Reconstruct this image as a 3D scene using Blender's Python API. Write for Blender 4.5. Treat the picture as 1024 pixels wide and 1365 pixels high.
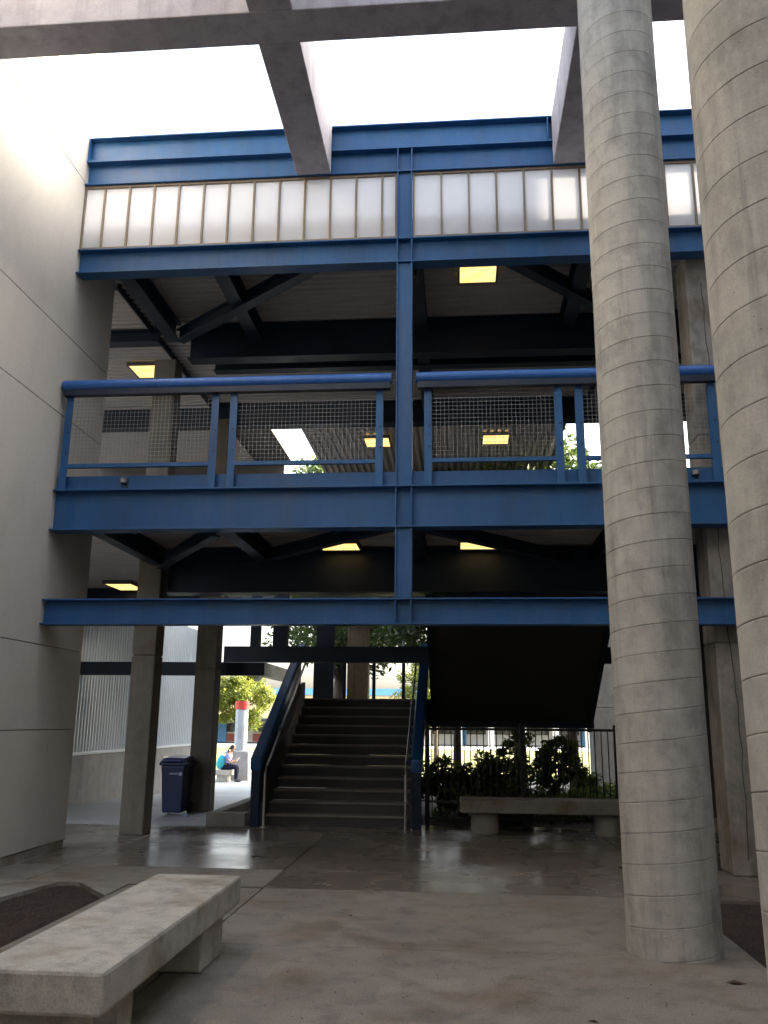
import bpy, bmesh, math, random
from mathutils import Vector, Matrix, noise
R = math.radians
random.seed(11)
S = bpy.context.scene
for o in list(bpy.data.objects): bpy.data.objects.remove(o)
COL = S.collection

# ------------------------------------------------------------------ camera
cam = bpy.data.cameras.new('camera'); camo = bpy.data.objects.new('camera', cam); COL.objects.link(camo)
cam.sensor_fit = 'VERTICAL'; cam.sensor_height = 24.0; cam.lens = 24.0*1150/1365
cam.clip_start = 0.05; cam.clip_end = 2000
right = Vector((0.99640832, 0.08417997, 0.00917609)); down = Vector((-0.01100044, 0.23612481, -0.97166047)); fwd = Vector((-0.08396105, 0.96806963, 0.23620274))
m = Matrix.Identity(4)
for i in range(3):
    m[i][0] = right[i]; m[i][1] = -down[i]; m[i][2] = -fwd[i]
m[0][3], m[1][3], m[2][3] = 0, 0, 1.55
camo.matrix_world = m
S.camera = camo

# ------------------------------------------------------------------ light
SUN_AZ, SUN_EL = 75, 18          # azimuth clockwise from +Y
w = bpy.data.worlds.new('World'); S.world = w; w.use_nodes = True
nt = w.node_tree; bg = nt.nodes['Background']
sky = nt.nodes.new('ShaderNodeTexSky'); sky.sky_type = 'NISHITA'; sky.sun_disc = False
sky.sun_elevation = R(SUN_EL); sky.sun_rotation = R(SUN_AZ)
sky.air_density = 1.0; sky.dust_density = 6.0; sky.ozone_density = 0.4
hz = nt.nodes.new('ShaderNodeHueSaturation'); hz.inputs['Saturation'].default_value = .5; hz.inputs['Value'].default_value = 1.12
nt.links.new(sky.outputs[0], hz.inputs['Color']); nt.links.new(hz.outputs[0], bg.inputs[0]); bg.inputs[1].default_value = 0.15
sl = bpy.data.lights.new('sun', 'SUN'); so = bpy.data.objects.new('sun', sl); COL.objects.link(so)
sl.energy = 4.5; sl.angle = R(0.55); sl.color = (1.0, 0.87, 0.68)
sd = Vector((math.sin(R(SUN_AZ))*math.cos(R(SUN_EL)), math.cos(R(SUN_AZ))*math.cos(R(SUN_EL)), math.sin(R(SUN_EL))))
so.rotation_euler = sd.to_track_quat('Z', 'Y').to_euler(); so.location = sd*60
S.view_settings.view_transform = 'Standard'; S.view_settings.look = 'None'
S.view_settings.exposure = 3.0; S.view_settings.gamma = 1; S.view_settings.use_curve_mapping = False
S.render.engine = 'CYCLES'
try:
    S.cycles.max_bounces = 10; S.cycles.diffuse_bounces = 6; S.cycles.glossy_bounces = 4
except Exception: pass

# ------------------------------------------------------------------ materials
def mat(name): 
    mt = bpy.data.materials.new(name); mt.use_nodes = True
    return mt, mt.node_tree, mt.node_tree.nodes['Principled BSDF']
def nd(t, typ, **kw):
    n = t.nodes.new(typ)
    for k, v in kw.items(): setattr(n, k, v)
    return n
def noise_tex(t, scale, detail=6, rough=.6, vec=None, stretch=None):
    n = nd(t, 'ShaderNodeTexNoise'); n.inputs['Scale'].default_value = scale; n.inputs['Detail'].default_value = detail; n.inputs['Roughness'].default_value = rough
    g = nd(t, 'ShaderNodeNewGeometry')
    if stretch:
        mp = nd(t, 'ShaderNodeMapping'); mp.inputs['Scale'].default_value = stretch
        t.links.new(g.outputs['Position'], mp.inputs[0]); t.links.new(mp.outputs[0], n.inputs['Vector'])
    else: t.links.new(g.outputs['Position'], n.inputs['Vector'])
    return n
def ramp(t, src, stops):
    r = nd(t, 'ShaderNodeValToRGB'); e = r.color_ramp.elements
    while len(e) < len(stops): e.new(.5)
    for x, (p, c) in zip(e, stops): x.position = p; x.color = (*c, 1) if not isinstance(c, (int, float)) else (c, c, c, 1)
    t.links.new(src, r.inputs[0]); return r
def mul(t, a, b, fac=1.0, mode='MULTIPLY'):
    n = nd(t, 'ShaderNodeMix', data_type='RGBA', blend_type=mode); n.inputs[0].default_value = fac
    t.links.new(a, n.inputs[6]); t.links.new(b, n.inputs[7]); return n.outputs[2]
def bump(t, src, p, strength=.3, dist=.01, prev=None):
    b = nd(t, 'ShaderNodeBump'); b.inputs['Strength'].default_value = strength; b.inputs['Distance'].default_value = dist
    t.links.new(src, b.inputs['Height'])
    if prev: t.links.new(prev.outputs[0], b.inputs['Normal'])
    t.links.new(b.outputs[0], p.inputs['Normal']); return b
def concrete(name, c, rough=.85, var=.35, stain=None, scale=1.0, streak=True, fine=.25, pits=True, tint=(.62,.50,.36), fb=.3, blotch=0, ma=.22, drip=0):
    mt, t, p = mat(name)
    big = noise_tex(t, .9*scale, 5, .62); mid = noise_tex(t, 6*scale, 7, .65); fin = noise_tex(t, 90*scale, 3, .7)
    lo = tuple(x*(1-var) for x in c); hi = tuple(min(1, x*(1+var*.6)) for x in c)
    base = ramp(t, big.outputs[0], [(.3, lo), (.5, c), (.7, hi)])
    m1 = ramp(t, mid.outputs[0], [(.3, 1-ma), (.55, 1.0), (.75, 1+ma*.5)])
    f1 = ramp(t, fin.outputs[0], [(.3, 1-fine), (.6, 1.04)])
    out = mul(t, mul(t, base.outputs[0], m1.outputs[0]), f1.outputs[0])
    if streak:
        st = noise_tex(t, 1.0, 6, .6, stretch=(7*scale, 7*scale, .5))
        s1 = ramp(t, st.outputs[0], [(.36, .72), (.5, 1.0), (1, 1.0)])
        out = mul(t, out, s1.outputs[0], .7)
    if drip:
        dp = noise_tex(t, 1.0, 7, .7, stretch=(14, 14, .55)); d1 = ramp(t, dp.outputs[0], [(.56, 1.0), (.64, 1-drip)]); dk_ = noise_tex(t, .7, 3, .5); d3 = ramp(t, dk_.outputs[0], [(.45, 1.0), (.6, 0.0)])
        mm = nd(t, 'ShaderNodeMix', data_type='RGBA'); t.links.new(d3.outputs[0], mm.inputs[0]); t.links.new(d1.outputs[0], mm.inputs[6]); mm.inputs[7].default_value = (1, 1, 1, 1)
        out = mul(t, out, mm.outputs[2])
        vp = nd(t, 'ShaderNodeTexVoronoi'); vp.inputs['Scale'].default_value = 17; gp = nd(t, 'ShaderNodeNewGeometry'); t.links.new(gp.outputs['Position'], vp.inputs['Vector'])
        v1 = ramp(t, vp.outputs['Distance'], [(.045, .45), (.075, 1.0)]); out = mul(t, out, v1.outputs[0])
    if blotch:
        bn_ = noise_tex(t, 2.6*scale, 9, .72, stretch=(1.6, 1.6, .9)); b1 = ramp(t, bn_.outputs[0], [(.38, 1-blotch), (.5, 1.0), (.62, 1.0), (.74, 1+blotch*.5)])
        out = mul(t, out, b1.outputs[0])
    if stain:
        wn = noise_tex(t, stain, 4, .55); w1 = ramp(t, wn.outputs[0], [(.52, (1, 1, 1)), (.68, tint)])
        out = mul(t, out, w1.outputs[0], .8)
    t.links.new(out, p.inputs['Base Color'])
    rr = ramp(t, mid.outputs[0], [(.3, max(.05, rough-.12)), (.7, min(1, rough+.1))]); t.links.new(rr.outputs[0], p.inputs['Roughness'])
    b = bump(t, mid.outputs[0], p, .25, .012); b = bump(t, fin.outputs[0], p, fb, .004, b)
    if pits:
        v = nd(t, 'ShaderNodeTexVoronoi'); v.inputs['Scale'].default_value = 26*scale
        g = nd(t, 'ShaderNodeNewGeometry'); t.links.new(g.outputs['Position'], v.inputs['Vector'])
        pr = ramp(t, v.outputs['Distance'], [(.05, 0.0), (.12, 1.0)]); bump(t, pr.outputs[0], p, .25, .004, b)
    return mt
def paint(name, c, rough=.4, dirt=.25, spec=.4, scale=1.0, metal=0.0, wear=0):
    mt, t, p = mat(name)
    a = noise_tex(t, 2.2*scale, 6, .6, stretch=(1, 1, .45)); f = noise_tex(t, 35*scale, 4, .6)
    r1 = ramp(t, a.outputs[0], [(.3, tuple(x*(1-dirt) for x in c)), (.55, c), (.8, tuple(min(1, x*(1+dirt*.7)+.004) for x in c))])
    r2 = ramp(t, f.outputs[0], [(.3, .88), (.6, 1.0), (.8, 1.06)])
    outc = mul(t, r1.outputs[0], r2.outputs[0])
    if wear:
        sk = noise_tex(t, 1, 6, .65, stretch=(9, 9, .8)); s2 = ramp(t, sk.outputs[0], [(.35, 0.0), (.75, .12)])
        dn = nd(t, 'ShaderNodeMix', data_type='RGBA'); t.links.new(s2.outputs[0], dn.inputs[0]); t.links.new(outc, dn.inputs[6]); dn.inputs[7].default_value = (.20, .22, .24, 1)
        ch = noise_tex(t, 22, 3, .5); c2 = ramp(t, ch.outputs[0], [(.755, 0.0), (.775, .6)])
        d2 = nd(t, 'ShaderNodeMix', data_type='RGBA'); t.links.new(c2.outputs[0], d2.inputs[0]); t.links.new(dn.outputs[2], d2.inputs[6]); d2.inputs[7].default_value = (.35, .36, .38, 1)
        outc = d2.outputs[2]
    t.links.new(outc, p.inputs['Base Color'])
    rr = ramp(t, a.outputs[0], [(.3, rough-.08), (.7, rough+.14)]); t.links.new(rr.outputs[0], p.inputs['Roughness'])
    p.inputs['Specular IOR Level'].default_value = spec; p.inputs['Metallic'].default_value = metal
    bump(t, f.outputs[0], p, .12, .003)
    return mt
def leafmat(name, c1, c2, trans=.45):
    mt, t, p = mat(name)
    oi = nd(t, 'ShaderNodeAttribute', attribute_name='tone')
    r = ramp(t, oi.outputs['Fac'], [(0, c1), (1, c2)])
    t.links.new(r.outputs[0], p.inputs['Base Color']); p.inputs['Roughness'].default_value = .5
    tr = nd(t, 'ShaderNodeBsdfTranslucent'); t.links.new(r.outputs[0], tr.inputs[0])
    mx = nd(t, 'ShaderNodeMixShader'); mx.inputs[0].default_value = trans
    t.links.new(p.outputs[0], mx.inputs[1]); t.links.new(tr.outputs[0], mx.inputs[2])
    t.links.new(mx.outputs[0], t.nodes['Material Output'].inputs[0]); return mt

M = {}
M['col'] = concrete('spiral concrete', (.42, .408, .372), .88, .10, None, 1.0, True, .12, True, fb=.12, blotch=.22, drip=.22)
M['greypier'] = concrete('grey cast concrete', (.27, .25, .225), .88, .2, 1.3, 1.0, True, .2, blotch=.3)
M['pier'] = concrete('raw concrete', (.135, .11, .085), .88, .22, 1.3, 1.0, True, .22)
M['wall'] = concrete('smooth wall concrete', (.53, .50, .448), .8, .03, None, .6, False, .06, False, ma=.05, blotch=.05)
M['canopy'] = concrete('canopy concrete', (.335, .315, .345), .85, .05, None, .8, True, .12)
M['bench'] = concrete('bench concrete', (.45, .425, .37), .92, .12, 2.6, 1.3, False, .3, True, (.72,.68,.58), blotch=.25)
M['darkbench'] = concrete('dark bench concrete', (.22, .195, .16), .9, .14, 2.2, 1.2, False, .25)
M['kerb'] = concrete('kerb concrete', (.30, .275, .24), .9, .18, 1.7, 1.2, False, .3)
M['slab'] = concrete('weathered paving', (.248, .217, .182), .68, .22, 1.4, .9, False, .42, False, (.78,.66,.52), fb=.4, blotch=.26)
M['paleslab'] = concrete('outer paving', (.40, .41, .42), .6, .2, None, .6, False, .15, False)
M['greywall'] = concrete('grey building', (.33, .31, .285), .9, .12, None, .4, True, .1, False)
M['clad_base'] = concrete('cladding base concrete', (.40, .395, .38), .85, .14, None, .8, True, .15)
# sealed floor: dark, glossy in patches
def sealed():
    mt, t, p = mat('sealed concrete floor')
    a = noise_tex(t, .8, 6, .62); b = noise_tex(t, 5, 7, .65); f = noise_tex(t, 70, 3, .6)
    base = ramp(t, a.outputs[0], [(.3, (.12, .098, .08)), (.5, (.165, .138, .113)), (.72, (.21, .175, .142))])
    m1 = ramp(t, b.outputs[0], [(.3, .86), (.6, 1.04)]); f1 = ramp(t, f.outputs[0], [(.3, .85), (.6, 1.03)])
    t.links.new(mul(t, mul(t, base.outputs[0], m1.outputs[0]), f1.outputs[0]), p.inputs['Base Color'])
    rs_ = noise_tex(t, 1.3, 2, .5); rr = ramp(t, rs_.outputs[0], [(.3, .2), (.7, .34)]); t.links.new(rr.outputs[0], p.inputs['Roughness'])
    p.inputs['Specular IOR Level'].default_value = .45
    return mt
M['sealed'] = sealed()
M['blue'] = paint('blue steel paint', (.010, .088, .240), .42, .24, wear=1)
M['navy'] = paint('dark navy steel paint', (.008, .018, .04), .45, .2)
M['shadeblue'] = paint('shaded blue paint', (.015, .07, .19), .35, .15)  # darker copy of the blue, with the stair's shade put into the colour
M['railblue'] = paint('rail blue paint', (.025, .11, .36), .33, .12)
M['steel'] = paint('worn stainless steel', (.55, .52, .47), .3, .15, .5, 1, .9)
M['wire'] = paint('galvanised wire', (.30, .31, .32), .45, .1, .5, 1, .6)
M['black'] = paint('black fence paint', (.012, .012, .013), .5, .2)
M['bronze'] = paint('bronze mullion', (.25, .19, .13), .45, .15)
M['deck'] = paint('painted metal deck', (.45, .42, .40), .6, .1)
M['deckdark'] = paint('deck slab edge', (.13, .125, .12), .8, .2)
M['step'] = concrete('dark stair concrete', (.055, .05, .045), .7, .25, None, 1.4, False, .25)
M['nosing'] = concrete('worn step nosing', (.19, .165, .135), .6, .25, None, 2.5, False, .25, False)
M['binblue'] = paint('recycling bin plastic', (.007, .012, .055), .42, .15)
M['binlid'] = paint('bin lid plastic', (.035, .05, .15), .38, .12)
M['pale'] = paint('pale print', (.26, .28, .36), .5, .05)
M['red'] = paint('red painted cap', (.52, .045, .035), .5, .12)
M['greycol'] = concrete('grey pillar', (.40, .44, .47), .8, .12, None, 1, True, .12)
M['cream'] = paint('cream stucco', (.62, .50, .30), .85, .1, .2)
M['white'] = paint('sunlit white stucco', (.80, .77, .70), .85, .08, .2)  # lightened in place of sunlight on the far building front
M['skyblue'] = paint('light blue fascia', (.12, .32, .58), .5, .1)
M['darkglass'] = paint('dark window', (.03, .035, .04), .15, .2, .6)
M['redpanel'] = paint('red spandrel', (.42, .12, .09), .6, .12)
M['bark'] = concrete('bark', (.085, .065, .05), .95, .35, None, 3, True, .3, False)
M['brownpost'] = concrete('brown lit concrete post', (.34, .25, .165), .85, .25, None, 2, True, .2, False)  # warm light on the post put into its brown base colour
M['leaf_dark'] = leafmat('dark leaf', (.028, .055, .013), (.10, .15, .03), .35)
M['leaf_lit'] = leafmat('bright leaf', (.07, .12, .02), (.26, .27, .045), .5)
M['leaf_shrub'] = leafmat('shrub leaf', (.05, .09, .02), (.22, .27, .06), .45)
M['twig'] = paint('dry twig', (.05, .03, .02), .8, .3)
M['skin'] = paint('skin', (.42, .24, .16), .55, .06, .4)
M['shirt'] = paint('lavender shirt', (.32, .33, .66), .85, .1, .2)
M['jeans'] = paint('dark navy trousers', (.012, .014, .03), .85, .2, .2)
M['hair'] = paint('dark brown hair', (.018, .011, .008), .5, .3)
M['shoe'] = paint('dark shoe', (.05, .05, .055), .7, .2)
M['bag'] = paint('turquoise bag', (.06, .47, .55), .8, .12, .2)
M['phone'] = paint('white phone', (.75, .75, .76), .3, .03)
def lawnmat():
    mt, t, p = mat('dry lawn'); a = noise_tex(t, .25, 6, .7); f = noise_tex(t, 9, 5, .7)
    b = ramp(t, a.outputs[0], [(.35, (.11, .13, .03)), (.65, (.24, .22, .07))]); f1 = ramp(t, f.outputs[0], [(.3, .6), (.7, 1.2)])
    t.links.new(mul(t, b.outputs[0], f1.outputs[0]), p.inputs['Base Color']); p.inputs['Roughness'].default_value = .9
    bump(t, f.outputs[0], p, .6, .05); return mt
M['lawn'] = lawnmat()
def soilmat():
    mt, t, p = mat('dry soil'); a = noise_tex(t, 3, 7, .7); f = noise_tex(t, 55, 5, .75)
    b = ramp(t, a.outputs[0], [(.3, (.028, .018, .013)), (.7, (.07, .046, .032))]); f1 = ramp(t, f.outputs[0], [(.35, .55), (.6, 1.1), (.72, 1.7)])
    t.links.new(mul(t, b.outputs[0], f1.outputs[0]), p.inputs['Base Color']); p.inputs['Roughness'].default_value = .95
    bump(t, f.outputs[0], p, .9, .03); return mt
M['soil'] = soilmat()
M['chip'] = paint('pale mulch chip', (.14, .11, .085), .9, .3)
def translucent():
    mt, t, p = mat('translucent clerestory panel')
    a = noise_tex(t, 1.2, 4, .5, stretch=(1, 1, .5)); r = ramp(t, a.outputs[0], [(.3, (.76, .77, .80)), (.7, (.80, .80, .81))])
    t.links.new(r.outputs[0], p.inputs['Base Color']); p.inputs['Roughness'].default_value = .35
    tr = nd(t, 'ShaderNodeBsdfTranslucent'); t.links.new(r.outputs[0], tr.inputs[0])
    mx = nd(t, 'ShaderNodeMixShader'); mx.inputs[0].default_value = .52
    t.links.new(p.outputs[0], mx.inputs[1]); t.links.new(tr.outputs[0], mx.inputs[2]); t.links.new(mx.outputs[0], t.nodes['Material Output'].inputs[0]); return mt
M['panel'] = translucent()
def lampmat():
    mt, t, p = mat('lit fluorescent diffuser')
    e = nd(t, 'ShaderNodeEmission'); a = noise_tex(t, 5, 2, .5); r = ramp(t, a.outputs[0], [(.3, (1, .62, .17)), (.7, (1, .74, .30))])
    t.links.new(r.outputs[0], e.inputs[0]); e.inputs[1].default_value = .22; t.links.new(e.outputs[0], t.nodes['Material Output'].inputs[0]); return mt
M['lamp'] = lampmat()

# ------------------------------------------------------------------ mesh helpers
class MB:
    def __init__(s): s.v = []; s.f = []; s.tone = None
    def add(s, vs, fs):
        n = len(s.v); s.v += [tuple(v) for v in vs]; s.f += [tuple(i+n for i in f) for f in fs]; return s
    def box(s, x0, x1, y0, y1, z0, z1):
        vs = [(x, y, z) for x in (x0, x1) for y in (y0, y1) for z in (z0, z1)]
        return s.add(vs, [(0,1,3,2), (4,6,7,5), (0,4,5,1), (2,3,7,6), (0,2,6,4), (1,5,7,3)])
    def prism(s, pts, z0, z1):
        n = len(pts); a = sum(pts[i][0]*pts[(i+1)%n][1]-pts[(i+1)%n][0]*pts[i][1] for i in range(n))
        if a < 0: pts = pts[::-1]
        vs = [(x, y, z0) for x, y in pts]+[(x, y, z1) for x, y in pts]
        return s.add(vs, [tuple(range(n-1, -1, -1)), tuple(range(n, 2*n))]+[(i, (i+1) % n, n+(i+1) % n, n+i) for i in range(n)])
    def bar(s, a, b, w, h, up=(0,0,1)):
        a = Vector(a); b = Vector(b); d = (b-a).normalized(); sx = d.cross(Vector(up)).normalized()*w/2; u = sx.cross(d).normalized()*h/2
        vs = [p+q for p in (a, b) for q in (-sx-u, sx-u, sx+u, -sx+u)]
        return s.add(vs, [(3,2,1,0), (4,5,6,7)]+[(i, (i+1) % 4, 4+(i+1) % 4, 4+i) for i in range(4)])
    def tube(s, pts, rad, n=10, caps=True):
        pts = [Vector(p) for p in pts]; rad = rad if isinstance(rad, (list, tuple)) else [rad]*len(pts); rings = []; base = len(s.v)
        for i, p in enumerate(pts):
            d = (pts[min(i+1, len(pts)-1)]-pts[max(i-1, 0)]).normalized(); r = Vector((0, 0, 1)) if abs(d.z) < .9 else Vector((1, 0, 0))
            a = d.cross(r).normalized(); b = d.cross(a)
            for k in range(n):
                t = 2*math.pi*k/n; s.v.append(tuple(p+(a*math.cos(t)+b*math.sin(t))*rad[i]))
        for i in range(len(pts)-1):
            for k in range(n):
                q = base+i*n; s.f.append((q+k, q+n+k, q+n+(k+1) % n, q+(k+1) % n))
        if caps: s.f.append(tuple(base+k for k in range(n))); s.f.append(tuple(base+(len(pts)-1)*n+k for k in range(n-1, -1, -1)))
        return s
    def mesh(s, name):
        me = bpy.data.meshes.new(name); me.from_pydata(s.v, [], s.f); me.update()
        bm = bmesh.new(); bm.from_mesh(me); bmesh.ops.recalc_face_normals(bm, faces=bm.faces); bm.to_mesh(me); bm.free()
        return me
def smooth(o, ang=40):
    me = o.data
    me.polygons.foreach_set('use_smooth', [True]*len(me.polygons))
    try: me.set_sharp_from_angle(angle=R(ang))
    except Exception: pass
def tag(o, label=None, cat=None, group=None, kind=None):
    if label: o['label'] = label
    if cat: o['category'] = cat
    if group: o['group'] = group
    if kind: o['kind'] = kind
    return o
def thing(name, loc, label, cat, group=None):
    o = bpy.data.objects.new(name, None); COL.objects.link(o); o.location = loc; o.empty_display_size = .1
    return tag(o, label, cat, group)
def wloc(o):
    v = Vector((0, 0, 0))
    while o: v = v+o.location; o = o.parent
    return v
def obj(name, mb, mt, parent=None, bev=0, sm=False, kind=None, label=None):
    me = mb.mesh(name) if isinstance(mb, MB) else mb
    if not me.materials: me.materials.append(M[mt] if isinstance(mt, str) else mt)
    o = bpy.data.objects.new(name, me); COL.objects.link(o)
    if parent is not None:
        o.parent = parent
        if isinstance(mb, MB): o.location = -wloc(parent)    # MB meshes are in world coordinates
    if bev:
        b = o.modifiers.new('bevel', 'BEVEL'); b.width = bev; b.segments = 2; b.limit_method = 'ANGLE'; b.angle_limit = R(50)
    if sm: smooth(o)
    if kind: o['kind'] = kind
    if label: o['label'] = label
    return o
def share(name, me, parent, loc, rot=(0,0,0)):               # a piece that shares mesh data, loc in world coordinates
    o = bpy.data.objects.new(name, me); COL.objects.link(o); o.parent = parent
    o.location = Vector(loc)-(wloc(parent) if parent else Vector((0,0,0))); o.rotation_euler = rot; return o
def ibeam_x(x0, x1, z0, z1, yc, w=.2, tf=.018, tw=.014):
    return MB().box(x0, x1, yc-w/2, yc+w/2, z0, z0+tf).box(x0, x1, yc-w/2, yc+w/2, z1-tf, z1).box(x0, x1, yc-tw/2, yc+tw/2, z0+tf, z1-tf)
def ibeam(a, b, w, h, tf=.02, tw=.02):                        # horizontal I beam between two points (top centre line)
    a = Vector(a); b = Vector(b); mb = MB(); up = Vector((0,0,1))
    mb.bar(a-up*tf/2, b-up*tf/2, w, tf); mb.bar(a-up*(h-tf/2), b-up*(h-tf/2), w, tf); mb.bar(a-up*h/2, b-up*h/2, tw, h-2*tf-.001)
    return mb

# ================================================================== SETTING
def gz(y):
    if y < 16.5: return 0.0
    if y < 31: return -.58*(y-16.5)/14.5
    return -.58
ys = [-40, -12, 0, 8, 16.5, 31, 60, 120, 300, 900]
mb = MB()
xs = [-700, -60, 60, 700]
for y in ys:
    for x in xs: mb.v.append((x, y, gz(y)-.09))
for i in range(len(ys)-1):
    for k in range(3): a = i*4+k; mb.f.append((a, a+1, a+5, a+4))
ground = tag(obj('ground', mb, 'kerb'), kind='structure')
# paving slabs with open joints: pieces of the pavement
pav = bpy.data.objects.new('pavement', None); COL.objects.link(pav); tag(pav, kind='structure')
g = .006
def slab(x0, x1, y0, y1, mt):
    if y0 >= 16.4:
        za, zb = gz(y0), gz(y1)
        mb = MB().add([(x0+g,y0+g,za-.05),(x1-g,y0+g,za-.05),(x1-g,y1-g,zb-.05),(x0+g,y1-g,zb-.05),(x0+g,y0+g,za),(x1-g,y0+g,za),(x1-g,y1-g,zb),(x0+g,y1-g,zb)],
              [(3,2,1,0),(4,5,6,7),(0,1,5,4),(1,2,6,5),(2,3,7,6),(3,0,4,7)])
    else: mb = MB().box(x0+g, x1-g, y0+g, y1-g, -.08, 0)
    return obj('slab', mb, mt, pav, .005)
X0 = [-4.28, -1.88, 2.0]
for y0, y1 in [(-9, -6.2), (-6.2, -4), (-4, -1.8), (-1.8, .4), (.4, 2.5), (2.5, 4.55), (4.55, 6.6), (6.6, 8.7)]:
    slab(-1.88, 2.0, y0, y1, 'slab')
slab(-3.2, -1.88, 4.55, 6.6, 'slab'); slab(-3.2, -1.88, 6.6, 8.7, 'slab'); slab(-3.2, -1.88, 2.5, 4.55, 'slab')
for y0, y1 in [(-9, -4), (-4, .4), (.4, 2.5)]: slab(-3.2, -1.88, y0, y1, 'slab')
slab(-4.86, -4.28, 8.75, 9.75, 'slab'); slab(-4.86, -4.28, 9.75, 10.99, 'sealed'); slab(-4.28, -1.88, 8.75, 9.75, 'slab')
for x0, x1 in [(-1.88, 2.0), (2.0, 5.0)]: slab(x0, x1, 8.7, 9.75, 'sealed')
for x0, x1 in [(-9, -4.28), (-4.28, -1.88), (-1.88, 2.0), (2.0, 5.0)]:
    slab(x0, x1, 9.75 if x0 > -8 else 11.0, 11.6, 'sealed'); slab(x0, x1, 11.6, 13.42, 'sealed')
for x0, x1 in [(-9, -4.28), (-4.28, -3.2)]: slab(x0, x1, 13.42, 16.5, 'paleslab')
slab(-3.2, 5.0, 13.42, 14.15, 'sealed')
for x0, x1 in [(-9, -6.6), (-6.6, -4.28), (-4.28, -3.2)]:
    for y0, y1 in [(16.5, 20), (20, 24), (24, 27.5), (27.5, 31)]: slab(x0, x1, y0, y1, 'paleslab')
for x0, x1 in [(-14, -9), (-9, -6.6), (-6.6, -4.28), (-4.28, -1)]: slab(x0, x1, 31, 35.5, 'paleslab')
# kerb rim round the left bed and strip along the wall
bedL = [(-4.12, -8.5), (-4.12, 7.6), (-3.9, 8.7), (-3.72, 8.72), (-3.22, 8.12), (-3.22, -8.5)]
def bed(name, pts, seed):
    rnd = random.Random(seed); x0 = min(p[0] for p in pts); x1 = max(p[0] for p in pts); y0 = min(p[1] for p in pts); y1 = max(p[1] for p in pts)
    bm = bmesh.new(); f = bm.faces.new([bm.verts.new((x, y, 0)) for x, y in pts])
    bmesh.ops.triangulate(bm, faces=bm.faces)
    for _ in range(6): bmesh.ops.subdivide_edges(bm, edges=[e for e in bm.edges if e.calc_length() > .12], cuts=1, use_grid_fill=True)
    bmesh.ops.triangulate(bm, faces=bm.faces)
    for v in bm.verts:
        ed = any(e.is_boundary for e in v.link_edges)
        v.co.z = -.028 if ed else -.02+.018*noise.noise(v.co*2.3)+.014*noise.noise(v.co*9)
    me = bpy.data.meshes.new(name); bm.to_mesh(me); bm.free(); me.materials.append(M['soil'])
    o = bpy.data.objects.new(name, me); COL.objects.link(o); tag(o, kind='structure'); smooth(o, 60); return o
bed('planting_bed', bedL, 1)
bed('planting_bed', [(2.0, -8.5), (2.0, 8.68), (4.98, 8.68), (4.98, -8.5)], 2)
kerbpts = [(-4.86, -8.5), (-4.86, 8.75), (-3.2, 8.75), (-3.2, 8.14), (-3.7, 8.735), (-3.91, 8.715), (-4.13, 7.6), (-4.13, -8.5)]
ks = obj('bed_edging', MB().prism(kerbpts, -.05, .006), 'kerb'); tag(ks, kind='structure')
# mulch crumbs in both beds
mb = MB(); rnd = random.Random(5)
for i in range(5200):
    if rnd.random() < .5: x, y = rnd.uniform(-4.05, -3.25), rnd.uniform(3, 8.3)
    else: x, y = rnd.uniform(2.03, 3.6), rnd.uniform(4.5, 8.65)
    s = rnd.uniform(.003, .009); a = rnd.uniform(0, 3.14); z = rnd.uniform(-.02, .012)
    c, d = math.cos(a)*s, math.sin(a)*s
    mb.add([(x-c, y-d, z), (x+d*.5, y-c*.5, z+s*.4), (x+c, y+d, z+.003), (x-d*.5, y+c*.5, z+s*.5), (x, y, z+s)], [(0,1,4), (1,2,4), (2,3,4), (3,0,4)])
tag(obj('mulch_crumbs', mb, 'chip'), 'small pale chips scattered over the dark bare soil', 'mulch', kind='stuff')
# soil behind the fence, lawn, far road
mb = MB(); rnd = random.Random(8); nx, ny = 40, 60
for j in range(ny+1):
    for i in range(nx+1):
        x = -3.1+i*(9.5/nx); y = 14.2+j*(17/ny); mb.v.append((x, y, gz(y)-.012+.03*noise.noise(Vector((x*1.5, y*1.5, 0)))))
for j in range(ny):
    for i in range(nx): a = j*(nx+1)+i; mb.f.append((a, a+1, a+nx+2, a+nx+1))
tag(obj('soil_ground', mb, 'soil', sm=True), kind='structure')
mb = MB().add([(-90, 35.6, -.57), (90, 35.6, -.57), (90, 72, -.57), (-90, 72, -.57)], [(0,1,2,3)])
tag(obj('lawn', mb, 'lawn'), kind='structure')
mb = MB().add([(-200, 72, -.565), (200, 72, -.565), (200, 83, -.565), (-200, 83, -.565)], [(0,1,2,3)])
tag(obj('far_path', mb, 'paleslab'), kind='structure')

# ================================================================== LEFT WALL
WX = -4.88
lw = thing('concrete_wall', (WX-.2, 1, 0), 'tall smooth beige concrete wall with horizontal joints beside the planting bed', 'wall')
obj('core', MB().box(WX-.42, WX-.03, -5, 10.95, 0, 10.7), 'greywall', lw)
obj('plinth', MB().box(WX-.03, WX-.012, -5, 10.95, 0, .10), 'kerb', lw)
for z0, z1 in [(.10, 1.42), (1.42, 2.39), (2.39, 3.75), (3.75, 5.22), (5.22, 6.26), (6.26, 7.4), (7.4, 8.49), (8.49, 9.55), (9.55, 10.7)]:
    if z1 in (3.75, 7.4): continue
    if z0 == 3.75: z0 = 2.39
    if z0 == 7.4: z0 = 6.26
    obj('wall_panel', MB().box(WX-.03, WX, -5, 10.97, z0+.005, z1-.005), 'wall', lw, .004)
obj('coping', MB().box(WX-.46, WX+.015, -5, 10.99, 10.7, 10.76), 'bronze', lw)

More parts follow.
